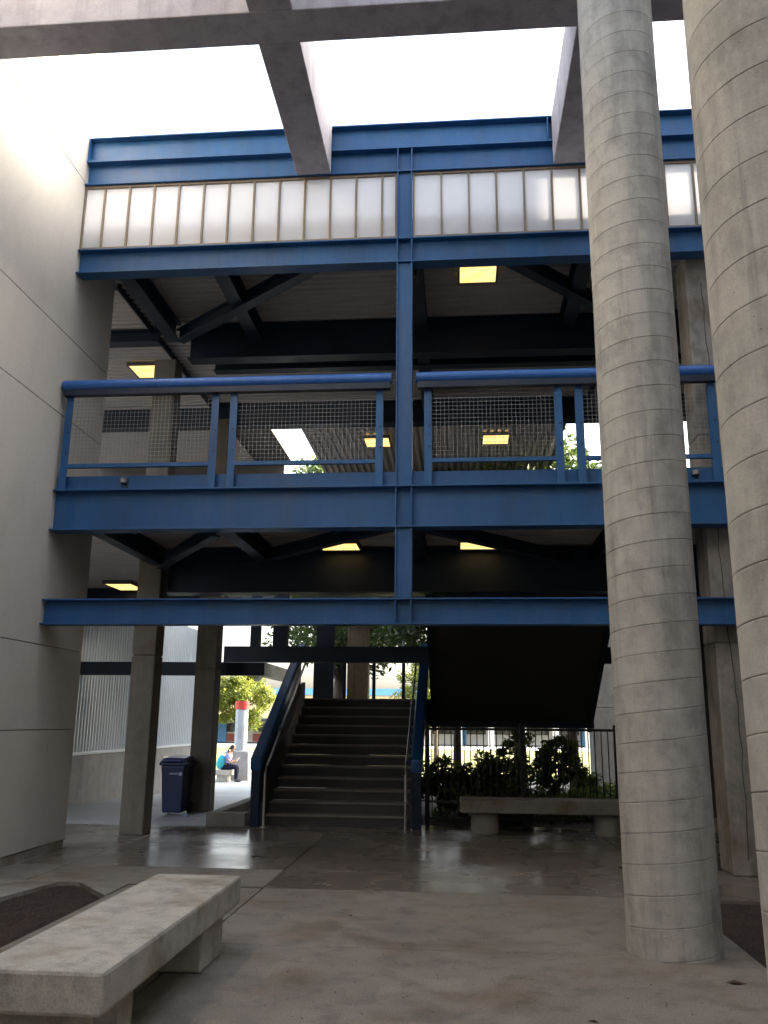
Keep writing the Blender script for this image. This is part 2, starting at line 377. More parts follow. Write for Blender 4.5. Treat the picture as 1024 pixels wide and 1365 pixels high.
# ================================================================== RIGHT BUILDING (unseen, gap and heights shaped to steer the sun)
rb = thing('sun_block_building', (8, 4, 0), 'unseen tall grey concrete building on the right side of the courtyard, shaped to block the sun', 'building')
obj('wall', MB().box(5.0, 11, -5, 9.95, -.02, 12.3), 'greywall', rb)
obj('wall', MB().box(5.0, 11, 9.95, 11.25, -.02, 8.2), 'greywall', rb)  # kept low as a gap that lets sun onto the right clerestory panels
obj('wall', MB().box(5.0, 6.5, 11.25, 17, -.02, 12.3), 'greywall', rb)  # tall part added to shade the left clerestory panels
obj('sun_gap_cap', MB().box(5.0, 6.5, 9.952, 11.248, 10.3, 12.3), 'greywall', rb)  # added block that closes the top of the sun gap

hb = thing('hidden_sun_blocker', (11, 27, 0), 'added plain grey block hidden behind the round column, keeping sun off the ground beyond', 'building')
obj('wall', MB().box(8.2, 15, 17.5, 38, -.7, 9.0), 'greywall', hb); obj('parapet', MB().box(8.1, 15.1, 17.4, 38.1, 9.001, 9.2), 'canopy', hb)  # made-up building, placed to keep low sun off the rear ground
bh = thing('rear_light_block', (0, -8, 0), 'unseen grey concrete building added opposite the walkway to darken the lower courtyard', 'building')
obj('wall', MB().box(-5.4, 11, -9, -5.02, -.02, 9.5), 'greywall', bh); obj('parapet', MB().box(-5.4, 11, -9, -4.98, 9.501, 9.7), 'canopy', bh)  # out of view, added so light falls off toward the courtyard floor

# ================================================================== CANOPY FRAME + ROUND COLUMNS
cf = thing('concrete_canopy', (0, 7.3, 8.43), 'open concrete canopy frame of crossing beams overhead between wall and walkway', 'canopy')
SZ, ST = 8.43, 9.16
obj('cross_beam', MB().box(WX+.002, 4.99, 7.06, 7.49, SZ, ST), 'canopy', cf, .012)
obj('cross_beam', MB().box(WX+.002, 4.99, -1.0, -.57, SZ, ST), 'canopy', cf, .012)
for x in (-1.795, 1.49):
    obj('long_beam', MB().box(x-.222, x+.222, 7.492, 9.715, SZ+.001, ST-.004), 'canopy', cf, .012)
    obj('long_beam', MB().box(x-.222, x+.222, -.568, 7.058, SZ+.001, ST-.004), 'canopy', cf, .012)
def spiral_column(x, y, r, z1, pitch, label, ph):
    # helicoidal sheet: rows follow the spiral seam of the form tube
    n = 96; prof = [(0.0, -.006), (.014, -.0003), (.03, .0003), (.06, .0), (.5, .0), (.94, .0), (.97, .0008), (.986, .0003)]
    turns = int(z1/pitch)+3; mb = MB(); rows = []
    for j in range(-1, turns):
        for fz, dr in prof: rows.append((j+fz, dr))
    for q, dr in rows:
        for k in range(n+1):
            t = 2*math.pi*k/n; z = min(max((q+k/n-.5)*pitch, 0), z1)
            wob = .003*noise.noise(Vector((math.cos(t)*2+ph, math.sin(t)*2, z*1.1)))+.0014*noise.noise(Vector((math.cos(t)*6+ph, math.sin(t)*6, z*5)))
            if dr < -.004: dr2 = dr*(.8+.6*abs(noise.noise(Vector((math.cos(t)*1.5+ph, math.sin(t)*1.5, z*.9+7)))*1.6))
            else: dr2 = dr
            rr = r+dr2+wob; a = t+ph
            mb.v.append((x+rr*math.cos(a), y+rr*math.sin(a), z))
    W = n+1
    for i in range(len(rows)-1):
        for k in range(n):
            a = i*W+k; za = mb.v[a][2]; zb = mb.v[a+W][2]; zc = mb.v[a+1][2]; zd = mb.v[a+W+1][2]
            if max(za, zb, zc, zd)-min(za, zb, zc, zd) < 1e-6: continue
            mb.f.append((a, a+1, a+W+1, a+W))
    me = bpy.data.meshes.new('spiral_column'); me.from_pydata(mb.v, [], mb.f); me.update()
    bm = bmesh.new(); bm.from_mesh(me); bmesh.ops.remove_doubles(bm, verts=bm.verts, dist=.0008); bmesh.ops.recalc_face_normals(bm, faces=bm.faces); bm.to_mesh(me); bm.free()
    root = thing('round_column', (x, y, 0), label, 'column', 'round concrete columns carrying the canopy')
    for v in me.vertices: v.co -= Vector((x, y, 0))
    o = obj('shaft', me, 'col', root); smooth(o, 60); return root
spiral_column(1.49, 6.76, .325, 9.15, .205, 'round concrete column with spiral seams standing clear at the paving edge', 1.2)
spiral_column(1.42, 3.45, .33, 9.15, .205, 'round concrete column with spiral seams standing in the bare soil bed', 3.9)

# ================================================================== WALKWAY (two storeys of blue steel)
FY = 9.73; YC = FY+.1
wk = thing('steel_walkway', (0, 12, 4), 'two storey blue steel walkway with translucent clerestory spanning the courtyard', 'walkway')
XR = 4.98; XL = WX+.003
def bl(name, mb, mt='blue'): return obj(name, mb, mt, wk, .002)
PX0, PX1 = -.715, -.52                                        # post flanges
bl('tie_beam', ibeam_x(XL, XR, 2.62, 2.92, YC))
bl('deck_beam', ibeam_x(XL, XR, 3.745, 4.25, YC, .22))
bl('head_beam', ibeam_x(XL, XR, 7.15, 7.49, YC))
bl('top_beam', ibeam_x(XL, XR, 8.44, 8.80, YC, .2))
bl('top_beam', ibeam_x(XL, XR, 8.803, 9.165, YC+.012, .21))
def postseg(z0, z1): return MB().box(PX0, PX0+.016, FY+.004, FY+.19, z0, z1).box(PX1-.016, PX1, FY+.004, FY+.19, z0, z1).box(PX0+.016, PX1-.016, YC-.06, YC-.045, z0, z1)
for z0, z1 in [(2.921, 3.744), (4.251, 7.149), (7.491, 8.439)]: bl('post', postseg(z0, z1))
for z0, z1 in [(2.639, 2.901), (3.764, 4.231), (7.169, 7.471), (8.459, 8.781)]:
    bl('stiffener', MB().box(PX0, PX0+.014, FY+.006, YC-.008, z0, z1)); bl('stiffener', MB().box(PX1-.014, PX1, FY+.006, YC-.008, z0, z1))
for x in (1.22, 1.76, XL+.01): bl('stiffener', MB().box(x-.006, x+.006, FY+.006, YC-.001, 8.823, 9.145))
# clerestory
cy = FY+.055
pan = {}
def clerestory(x0, x1, edges):
    zb, zt = 7.495, 8.435
    fr = bl('clerestory_frame', MB().box(x0, x1, cy-.02, cy+.03, zb, zb+.035).box(x0, x1, cy-.02, cy+.03, zt-.03, zt).box(x0, x0+.022, cy-.02, cy+.03, zb+.035, zt-.03).box(x1-.022, x1, cy-.02, cy+.03, zb+.035, zt-.03), 'bronze')
    xx = [x0+.022]+edges+[x1-.022]
    for i in range(len(xx)-1):
        a = xx[i]+(.0125 if i else 0); b = xx[i+1]-(.0125 if i < len(xx)-2 else 0)
        q = bl('clerestory_panel', MB().box(a+.001, b-.001, cy+.005, cy+.017, zb+.036, zt-.031), 'panel')
        if i: bl('mullion', MB().box(xx[i]-.0125, xx[i]+.0125, cy-.018, cy+.028, zb+.036, zt-.031), 'bronze')
clerestory(XL, PX0-.004, [-4.60+.3355*i for i in range(12)])
clerestory(PX1+.004, XR, [-.15+.349*i for i in range(15)])
# kick plate behind rail
bl('kick_plate', MB().box(XL, PX0-.002, FY+.10, FY+.115, 4.2505, 4.44)); bl('kick_plate', MB().box(PX1+.002, XR, FY+.10, FY+.115, 4.2505, 4.44))
# deck slab, roof deck, framing
def corrugated(x0, x1, y0, y1, z, ribs='y', pitch=.15, h=.04):
    mb = MB(); n = int((y1-y0)/pitch) if ribs == 'x' else int((x1-x0)/pitch); prof = []
    for i in range(n):
        for f, dz in ((0, 0), (.38, 0), (.5, h), (.88, h)): prof.append((i*pitch+f*pitch, dz))
    for p, dz in prof:
        if ribs == 'x': mb.v += [(x0, y0+p, z+dz), (x1, y0+p, z+dz)]
        else: mb.v += [(x0+p, y0, z+dz), (x0+p, y1, z+dz)]
    for i in range(len(prof)-1): a = 2*i; mb.f.append((a, a+1, a+3, a+2))
    return mb
obj('deck_soffit', corrugated(-4.84, XR, 9.96, 13.9, 4.04, 'x'), 'deck', wk)
obj('deck_slab', MB().box(-4.84, XR, 9.95, 13.95, 4.10, 4.245), 'deckdark', wk)
obj('deck_soffit', corrugated(-9, -4.86, 11.1, 19.9, 4.04, 'x'), 'deck', wk)
obj('deck_slab', MB().box(-9, -4.86, 11.05, 20, 4.10, 4.245), 'deckdark', wk)
obj('bridge_deck', MB().box(-3.1, -.55, 13.96, 20, 3.95, 4.245), 'deckdark', wk)
obj('bridge_deck', MB().box(-.545, 2.2, 17.5, 20, 3.95, 4.245), 'deckdark', wk)
RZ = 7.68
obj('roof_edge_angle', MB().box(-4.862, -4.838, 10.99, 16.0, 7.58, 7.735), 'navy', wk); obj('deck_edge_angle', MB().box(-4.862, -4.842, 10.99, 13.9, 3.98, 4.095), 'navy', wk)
obj('roof_soffit', corrugated(-4.84, XR, 9.9, 16.0, RZ, 'x'), 'deck', wk)
obj('roof_slab', MB().box(-4.85, XR, 9.95, 16.05, RZ+.06, RZ+.2), 'deckdark', wk)
obj('roof_soffit', corrugated(-9, -4.86, 11.1, 19.9, RZ-.05, 'x'), 'deck', wk)
obj('roof_slab', MB().box(-9, -4.86, 11.05, 20, RZ+.02, RZ+.2), 'deckdark', wk)
obj('roof_slab', MB().box(-4.859, -4.0, 16.06, 20, RZ+.02, RZ+.2), 'deckdark', wk)
obj('roof_soffit', corrugated(-3.12, 2.2, 16.2, 19.9, 7.3, 'y'), 'deck', wk)
obj('roof_slab', MB().box(-3.12, 2.2, 16.1, 20, 7.36, 7.5), 'deckdark', wk)
obj('rear_wall', MB().box(-14, -4.2, 20.01, 20.2, 3.95, 7.8), 'deckdark', wk)
obj('rear_wall', MB().box(-3.1, 2.15, 20.01, 20.2, 3.95, 7.5), 'deckdark', wk)
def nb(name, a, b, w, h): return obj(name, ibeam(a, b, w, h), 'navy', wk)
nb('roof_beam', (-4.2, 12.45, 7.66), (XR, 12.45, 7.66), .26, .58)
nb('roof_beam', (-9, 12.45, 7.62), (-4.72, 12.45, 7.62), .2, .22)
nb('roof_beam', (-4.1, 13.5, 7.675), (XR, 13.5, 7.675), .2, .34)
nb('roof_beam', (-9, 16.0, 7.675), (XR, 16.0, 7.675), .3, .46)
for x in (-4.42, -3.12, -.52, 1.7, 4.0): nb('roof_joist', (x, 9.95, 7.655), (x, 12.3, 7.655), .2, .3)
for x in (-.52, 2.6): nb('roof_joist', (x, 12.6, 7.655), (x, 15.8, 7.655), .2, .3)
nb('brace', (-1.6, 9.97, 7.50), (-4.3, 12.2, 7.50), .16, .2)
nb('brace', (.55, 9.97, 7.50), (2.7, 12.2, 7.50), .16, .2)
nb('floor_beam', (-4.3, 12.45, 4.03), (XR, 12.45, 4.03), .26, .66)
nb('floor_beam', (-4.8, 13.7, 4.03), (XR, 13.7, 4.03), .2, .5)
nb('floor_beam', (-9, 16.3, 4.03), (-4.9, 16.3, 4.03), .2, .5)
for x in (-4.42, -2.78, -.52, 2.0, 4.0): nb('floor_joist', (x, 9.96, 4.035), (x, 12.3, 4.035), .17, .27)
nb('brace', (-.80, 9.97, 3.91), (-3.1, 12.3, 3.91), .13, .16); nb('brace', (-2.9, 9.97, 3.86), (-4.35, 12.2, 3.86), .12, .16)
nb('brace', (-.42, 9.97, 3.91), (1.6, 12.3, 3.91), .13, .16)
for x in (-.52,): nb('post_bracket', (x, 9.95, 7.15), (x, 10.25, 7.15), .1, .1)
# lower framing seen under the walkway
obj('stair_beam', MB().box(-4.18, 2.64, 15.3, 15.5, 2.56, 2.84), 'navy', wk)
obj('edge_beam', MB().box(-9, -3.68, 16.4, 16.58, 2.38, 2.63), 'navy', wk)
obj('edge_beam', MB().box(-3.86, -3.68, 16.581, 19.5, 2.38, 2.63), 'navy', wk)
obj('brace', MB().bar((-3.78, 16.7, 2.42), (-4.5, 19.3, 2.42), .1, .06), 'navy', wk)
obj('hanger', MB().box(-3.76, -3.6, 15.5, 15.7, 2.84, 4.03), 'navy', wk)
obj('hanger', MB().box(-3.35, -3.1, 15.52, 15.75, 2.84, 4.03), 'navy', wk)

# rails
def railing(x0, x1, posts, label):
    r = thing('guard_rail', ((x0+x1)/2, FY+.05, 4.25), label, 'railing', 'blue guard rails along the upper walkway')
    ry = FY-.02
    tr = MB().tube([(x0, ry, 5.575), (x0+.004, ry, 5.575), (x1-.004, ry, 5.575), (x1, ry, 5.575)], [.066, .07, .07, .066], 16)
    obj('top_rail', tr, 'railblue', r, sm=True)
    obj('rail_channel', MB().box(x0+.02, x1-.02, ry-.045, ry+.045, 5.44, 5.515), 'navy', r)
    for px in posts:
        p = obj('post', MB().box(px-.045, px+.045, FY+.012, FY+.03, 4.252, 5.439).box(px-.045, px-.036, FY+.03, FY+.085, 4.252, 5.439), 'blue', r, .002)
        for bz in (4.72, 4.98): obj('bolt', MB().tube([(px+.012, FY+.004, bz), (px+.012, FY+.013, bz)], .011, 8), 'navy', p)
    for a, b in zip(posts[:-1], posts[1:]):
        if b-a < .5: continue
        obj('bottom_rail', MB().box(a+.046, b-.046, FY+.01, FY+.06, 4.525, 4.575), 'blue', r, .003)
        wm = MB(); y = FY+.045; n = int((b-a-.1)/.05)
        for i in range(1, n+1):
            x = a+.05+i*(b-a-.1)/(n+1); wm.bar((x, y, 4.576), (x, y, 5.44), .003, .003, (0,1,0))
        for j in range(1, 17): z = 4.576+j*.0508; wm.bar((a+.046, y+.004, z), (b-.046, y+.004, z), .003, .003)
        obj('wire_mesh', wm, 'wire', r, kind='stuff')
    return r
railing(-4.86, -.76, [-4.78, -2.93, -2.70, -.91], 'blue tube guard rail with wire mesh between beige wall and centre post')
railing(-.47, 4.9, [-.33, 1.21, 1.455, 2.98, 3.2, 4.8], 'blue tube guard rail with wire mesh behind the round column')
# small fixtures on the kick plate
for x, l in ((-4.02, 'small grey junction box under the guard rail near the beige wall'), (2.74, 'small grey junction box under the guard rail beside the round column')):
    f = thing('junction_box', (x, FY+.09, 4.33), l, 'fixture', 'junction boxes on the walkway edge')
    obj('box', MB().box(x-.04, x+.04, FY+.03, FY+.099, 4.33, 4.40), 'deckdark', f, .006); obj('lens', MB().box(x-.03, x+.012, FY+.022, FY+.0295, 4.34, 4.385), 'wire', f)
    obj('elbow', MB().tube([(x+.03, FY+.085, 4.33), (x+.03, FY+.08, 4.29), (x+.0, FY+.085, 4.28)], .012, 8), 'deckdark', f)

# ceiling lights (lit)
def clight(x, y, z, sx, sy, label):
    t = thing('ceiling_light', (x, y, z), label, 'light', 'lit ceiling lights under the walkway')
    obj('frame', MB().box(x-sx/2-.03, x-sx/2, y-sy/2-.03, y+sy/2+.03, z-.07, z).box(x+sx/2, x+sx/2+.03, y-sy/2-.03, y+sy/2+.03, z-.07, z).box(x-sx/2, x+sx/2, y-sy/2-.03, y-sy/2, z-.07, z).box(x-sx/2, x+sx/2, y+sy/2, y+sy/2+.03, z-.07, z), 'deckdark', t)
    obj('diffuser', MB().box(x-sx/2+.001, x+sx/2-.001, y-sy/2+.001, y+sy/2-.001, z-.062, z-.03), 'lamp', t)
clight(.33, 10.96, 7.68, .5, .46, 'lit yellow ceiling light on the upper deck between centre post and round column')
clight(-5.42, 13.9, 7.62, .54, .55, 'lit yellow ceiling light on the upper deck above the rail by the beige wall')
clight(-1.64, 17.15, 7.3, .5, .58, 'lit yellow ceiling light deep in the upper deck, seen beside the centre post')
clight(.82, 17.1, 7.3, .52, .58, 'lit yellow ceiling light deep in the upper deck, seen through the mesh')
clight(-1.68, 12.02+.0, 4.04, .54, .5, 'lit ceiling light under the lower deck by the diagonal brace')
clight(.32, 12.02, 4.04, .54, .5, 'lit ceiling light under the lower deck beyond the centre post')
clight(-6.25, 15.7, 4.04, .5, .8, 'lit ceiling light under the lower deck beyond the beige wall')

# rectangular columns
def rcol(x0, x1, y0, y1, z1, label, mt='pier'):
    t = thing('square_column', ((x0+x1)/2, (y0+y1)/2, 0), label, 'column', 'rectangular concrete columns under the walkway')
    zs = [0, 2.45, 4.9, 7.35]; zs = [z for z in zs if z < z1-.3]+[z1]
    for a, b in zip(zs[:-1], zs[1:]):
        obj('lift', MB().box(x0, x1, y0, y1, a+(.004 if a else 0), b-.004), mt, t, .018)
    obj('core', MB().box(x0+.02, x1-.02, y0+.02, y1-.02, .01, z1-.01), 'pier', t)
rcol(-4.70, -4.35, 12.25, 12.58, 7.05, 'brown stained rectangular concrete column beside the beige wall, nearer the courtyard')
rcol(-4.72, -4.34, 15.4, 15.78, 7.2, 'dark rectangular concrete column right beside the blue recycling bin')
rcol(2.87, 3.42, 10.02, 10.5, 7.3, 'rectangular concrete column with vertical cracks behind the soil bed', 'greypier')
# crack lines on right column built as thin grooves proud strips
tcol = [o for o in COL.objects if o.name.startswith('square_column')][-1]
ck = MB(); rnd = random.Random(3); pts = [(3.03+.03*math.sin(z*1.3)+rnd.uniform(-.012, .012), 10.0185, z) for z in [i*.16 for i in range(1, 44)]]
ck.tube(pts, [.004+.004*abs(noise.noise(Vector(p)*3)) for p in pts], 5); obj('crack', ck, 'step', tcol)

# ================================================================== STAIRCASE
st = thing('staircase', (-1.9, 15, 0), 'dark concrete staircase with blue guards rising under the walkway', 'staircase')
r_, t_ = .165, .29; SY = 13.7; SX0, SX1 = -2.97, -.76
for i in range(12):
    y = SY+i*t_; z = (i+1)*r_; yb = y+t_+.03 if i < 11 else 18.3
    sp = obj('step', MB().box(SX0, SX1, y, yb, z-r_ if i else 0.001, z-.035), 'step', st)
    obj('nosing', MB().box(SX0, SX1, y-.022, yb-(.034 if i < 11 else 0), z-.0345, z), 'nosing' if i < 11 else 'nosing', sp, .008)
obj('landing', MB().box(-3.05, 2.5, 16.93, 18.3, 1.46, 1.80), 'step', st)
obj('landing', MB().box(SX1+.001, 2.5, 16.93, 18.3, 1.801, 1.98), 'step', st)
sl_ = r_/t_
def sloped(x0, x1, ya, yb, z0a, z1a, slope):
    d = (yb-ya)*slope
    return MB().add([(x0,ya,z0a),(x1,ya,z0a),(x1,ya,z1a),(x0,ya,z1a),(x0,yb,z0a+d),(x1,yb,z0a+d),(x1,yb,z1a+d),(x0,yb,z1a+d)], [(0,1,2,3),(7,6,5,4),(0,4,5,1),(1,5,6,2),(2,6,7,3),(3,7,4,0)])
# stringers
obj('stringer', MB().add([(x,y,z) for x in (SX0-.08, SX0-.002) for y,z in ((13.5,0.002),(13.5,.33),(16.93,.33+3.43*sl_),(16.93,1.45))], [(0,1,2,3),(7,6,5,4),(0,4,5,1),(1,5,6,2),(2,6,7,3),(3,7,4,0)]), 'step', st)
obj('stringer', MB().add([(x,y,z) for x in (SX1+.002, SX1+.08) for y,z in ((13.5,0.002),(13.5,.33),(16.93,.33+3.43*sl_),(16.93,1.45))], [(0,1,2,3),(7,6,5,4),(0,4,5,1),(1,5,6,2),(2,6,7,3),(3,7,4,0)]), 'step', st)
for sx, xc in ((-1, SX0-.11), (1, SX1+.12)):
    gd = obj('guard', sloped(xc-.09, xc+.09, 13.42, 17.0, .80, 1.0, sl_), 'shadeblue', st, .03)
    obj('guard_post', MB().box(xc-.07, xc+.07, 13.44, 13.6, 0.001, .83), 'navy', st, .01)
    obj('guard_panel', sloped(xc-.012, xc+.012, 13.61, 16.95, .30, .84, sl_), 'navy', st)
    hx = xc-sx*.16
    hp = [(hx, 13.38, .0), (hx, 13.38, .78), (hx, 13.45, .86), (hx, 17.05, .86+3.6*sl_), (hx, 17.5, .86+3.6*sl_)]
    hr = obj('handrail', MB().tube(hp, .02, 10), 'steel', st, sm=True)
    for yy in (14.6, 15.8, 16.8): obj('rail_bracket', MB().tube([(hx, yy, .84+(yy-13.45)*sl_), (hx+sx*.06, yy, .80+(yy-13.45)*sl_), (hx+sx*.14, yy, .82+(yy-13.45)*sl_)], .008, 6), 'steel', hr)
    obj('foot_plate', MB().tube([(hx, 13.38, .001), (hx, 13.38, .012)], .05, 14), 'steel', st)
# landing back guard bars
lg = obj('landing_rail', MB().box(-3.05, 2.5, 18.22, 18.27, 3.0, 3.05), 'navy', st)
for x in [-3.0+.62*i for i in range(9)]:
    obj('baluster', MB().box(x-.035, x+.035, 18.22, 18.28, 1.981, 2.999), 'navy', st)
obj('baluster', MB().box(-2.98, -2.6, 18.15, 18.21, 1.981, 3.6), 'navy', st)
# upper flight returning to the deck on the right
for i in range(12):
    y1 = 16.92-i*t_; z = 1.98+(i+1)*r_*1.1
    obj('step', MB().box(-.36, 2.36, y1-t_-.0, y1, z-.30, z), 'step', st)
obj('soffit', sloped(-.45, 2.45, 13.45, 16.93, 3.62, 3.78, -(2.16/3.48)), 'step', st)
for x in (-.48, 2.42): obj('stringer', sloped(x-.03, x+.05, 13.45, 16.93, 3.55, 4.2, -(2.16/3.48)), 'navy', st)
for x in (-.44, 2.38): obj('guard', sloped(x-.03, x+.03, 13.45, 16.93, 4.2, 5.1, -(2.16/3.48)), 'navy', st)
obj('landing_beam', MB().box(-.5, 2.5, 16.75, 16.925, 1.46, 1.98), 'navy', st)

# ================================================================== BENCHES
def bench_slab(name, x0, x1, y0, y1, z0, z1, legs, label, mt='bench', round_leg=0, group='concrete benches'):
    t = thing(name, ((x0+x1)/2, (y0+y1)/2, 0), label, 'bench', group)
    obj('seat', MB().box(x0, x1, y0, y1, z0, z1), mt, t, .02)
    for lg in legs:
        if round_leg: obj('leg', MB().tube([(lg[0], lg[1], 0.001), (lg[0], lg[1], z0-.03), (lg[0], lg[1], z0+.002)], [round_leg, round_leg, round_leg*.97], 28), mt, t, sm=True)
        else: obj('leg', MB().box(*lg, 0.001, z0+.004), mt, t, .02)
    return t
bench_slab('concrete_bench', -2.21, -1.58, 4.08, 6.58, .27, .46, [(-2.12, -1.63, 5.82, 6.32), (-2.12, -1.66, 4.18, 4.72)], 'pale concrete slab bench standing beside the bare soil bed under the beige wall')
bench_slab('concrete_bench', -2.68, -1.98, 1.6, 3.62, .27, .46, [(-2.6, -2.07, 2.9, 3.4), (-2.6, -2.07, 1.8, 2.3)], 'pale concrete slab bench of which only a corner shows')
bench_slab('concrete_bench', .0, 2.62, 13.05, 13.62, .29, .475, [(.36, 13.33), (2.12, 13.33)], 'long dark concrete bench on round pedestals in front of the black fence', 'darkbench', .20)
# low kerb block beside the stair
kb = thing('planter_kerb', (-3.5, 14.5, 0), 'low concrete kerb box between the square column and the staircase', 'kerb')
obj('kerb_wall', MB().box(-3.80, -3.2, 13.38, 13.62, .001, .2), 'kerb', kb, .012)
obj('kerb_wall', MB().box(-3.80, -3.62, 13.625, 16.4, .001, .2), 'kerb', kb, .012)
obj('fill', MB().box(-3.615, -3.2, 13.625, 16.4, .001, .1), 'soil', kb)

# ================================================================== RECYCLING BIN
bx, by = -4.80, 15.02
bn = thing('recycling_bin', (bx, by, 0), 'dark blue plastic wheeled recycling bin against the square column', 'bin')
bm = bmesh.new()
vs = [bm.verts.new((bx+sx*a, by+sy*b, z)) for z, a, b in ((.04, .17, .2), (.62, .195, .25), (.80, .21, .27)) for sx, sy in ((-1,-1), (1,-1), (1,1), (-1,1))]
for k in (0, 4):
    for i in range(4): bm.faces.new((vs[k+i], vs[k+(i+1) % 4], vs[k+4+(i+1) % 4], vs[k+4+i]))
bm.faces.new((vs[3], vs[2], vs[1], vs[0])); bm.faces.new(vs[8:12])
for v in bm.verts: v.co -= Vector((bx, by, 0))
me = bpy.data.meshes.new('body'); bm.to_mesh(me); bm.free(); obj('body', me, 'binblue', bn, .025)
obj('rim', MB().box(bx-.23, bx+.23, by-.30, by+.30, .80, .855), 'binblue', bn, .015)
lid = obj('lid', MB().add([(bx-.225,by-.31,.857),(bx+.225,by-.31,.857),(bx+.225,by+.29,.857),(bx-.225,by+.29,.857),(bx-.17,by-.24,.925),(bx+.17,by-.24,.925),(bx+.18,by+.26,.945),(bx-.18,by+.26,.945)], [(3,2,1,0),(4,5,6,7),(0,1,5,4),(1,2,6,5),(2,3,7,6),(3,0,4,7)]), 'binlid', bn, .02)
obj('lid_handle', MB().tube([(bx-.15, by-.30, .87), (bx-.15, by-.345, .88), (bx+.15, by-.345, .88), (bx+.15, by-.30, .87)], .014, 8), 'binlid', lid)
for s in (-1, 1): obj('wheel', MB().tube([(bx+s*.15, by+.22, .1), (bx+s*.2, by+.22, .1)], .1, 18), 'black', bn)
fy = by-.262                                                 # printed marks on the front
em = MB()
for k in range(7): em.box(bx-.05+k*.022, bx-.036+k*.022, fy-.004, fy-.0005, .655, .685)
em.tube([(bx+.135, fy-.005, .668), (bx+.135, fy-.0005, .668)], .032, 16); obj('print', em, 'pale', bn)
tag(obj('crumpled_wrapper', MB().add([(-4.62, 14.66, .0), (-4.5, 14.62, .004), (-4.42, 14.68, .002), (-4.55, 14.72, .03), (-4.47, 14.65, .045)], [(0,1,4), (1,2,4), (2,3,4), (3,0,4), (0,3,2,1)]), 'pale'), 'small pale crumpled wrapper on the ground at the foot of the bin', 'litter')

# ================================================================== CORRUGATED BUILDING (left, beyond)
cb = thing('corrugated_building', (-9, 20, 0), 'white corrugated metal clad building on a concrete base beyond the columns', 'building')
CX = -7.3
obj('base_wall', MB().add([(x, y, z) for x in (-9.5, CX) for y, z in ((11.3, -.05), (24.0, -.40), (24.0, .87), (11.3, .87))], [(0,1,2,3), (7,6,5,4), (0,4,5,1), (1,5,6,2), (2,6,7,3), (3,7,4,0)]), 'clad_base', cb, .01)
M['clad'] = paint('white corrugated cladding', (.66, .74, .83), .4, .06)
obj('flashing', MB().box(-9.4, CX+.03, 11.3, 24.0, .872, .93), 'clad', cb)
rib = MB(); p = .14; h = .032; zt = 4.02; prof = []
prof = [(0, 0), (.05, 0), (.068, h), (.115, h), (.14, 0)]
for (a, da), (b, db) in zip(prof[:-1], prof[1:]): rib.add([(da, a, 0), (db, b, 0), (db, b, zt-.93), (da, a, zt-.93)], [(0,1,2,3)])
rme = rib.mesh('cladding_rib'); rme.materials.append(M['clad'])
for i in range(90): share('cladding_rib', rme, cb, (CX-.04, 11.32+i*p, .931))
obj('backing', MB().box(-9.4, CX-.05, 11.31, 23.95, .931, zt), 'clad', cb)
obj('corner_trim', MB().box(CX-.06, CX+.03, 23.93, 24.02, .931, zt), 'clad', cb)
wl = thing('bright_patch', (CX, 21.9, .45), 'small pale plate standing for a bright patch of light on the concrete base of the corrugated building', 'plate')
obj('plate', MB().box(CX+.001, CX+.02, 21.6, 21.95, .28, .66), 'white', wl, .004)  # white plate stands in for a bright rectangle of light

# ================================================================== FENCE
fn = thing('bar_fence', (1, 14.05, 0), 'black metal bar fence behind the long concrete bench', 'fence')
fx0, fx1, fyy = -.5, 2.62, 14.05
obj('top_rail', MB().box(fx0, fx1, fyy-.022, fyy+.022, 1.43, 1.47), 'black', fn); obj('mid_rail', MB().box(fx0, fx1, fyy-.018, fyy+.018, .34, .375), 'black', fn); obj('bottom_rail', MB().box(fx0, fx1, fyy-.018, fyy+.018, .1, .135), 'black', fn)
bme = MB().box(-.008, .008, -.008, .008, .06, 1.428).mesh('bar'); bme.materials.append(M['black'])
for i in range(30): share('bar', bme, fn, (fx0+.07+i*.101, fyy+.03, 0))
for x in (fx0, .97, 2.4): obj('post', MB().box(x-.035, x+.035, fyy-.11, fyy-.04, 0, 1.53), 'black', fn, .004)
# right dark wall behind the square column
dw = thing('dark_wall', (4, 14.1, 0), 'dark concrete wall at the end of the bar fence', 'wall')
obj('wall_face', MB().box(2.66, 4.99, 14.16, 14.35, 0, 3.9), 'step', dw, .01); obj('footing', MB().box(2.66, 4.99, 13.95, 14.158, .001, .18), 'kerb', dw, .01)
# concrete pier and posts beyond
def pier(x0, x1, y0, y1, z0, z1, label, mt, lifts):
    t = thing('concrete_pier', ((x0+x1)/2, y0, z0), label, 'column')
    zs = [z0]+lifts+[z1]
    for a, b in zip(zs[:-1], zs[1:]): obj('lift', MB().box(x0, x1, y0, y1, a+.004, b-.004), mt, t, .012)
pier(2.95, 3.75, 20.0, 20.6, -.2, 6.0, 'pale concrete pier standing behind the bar fence and the round column', 'clad_base', [1.9])
pier(-2.50, -2.03, 19.6, 20.0, -.2, 3.94, 'concrete post with warm light in its brown colour, directly behind the stair landing', 'brownpost', [])

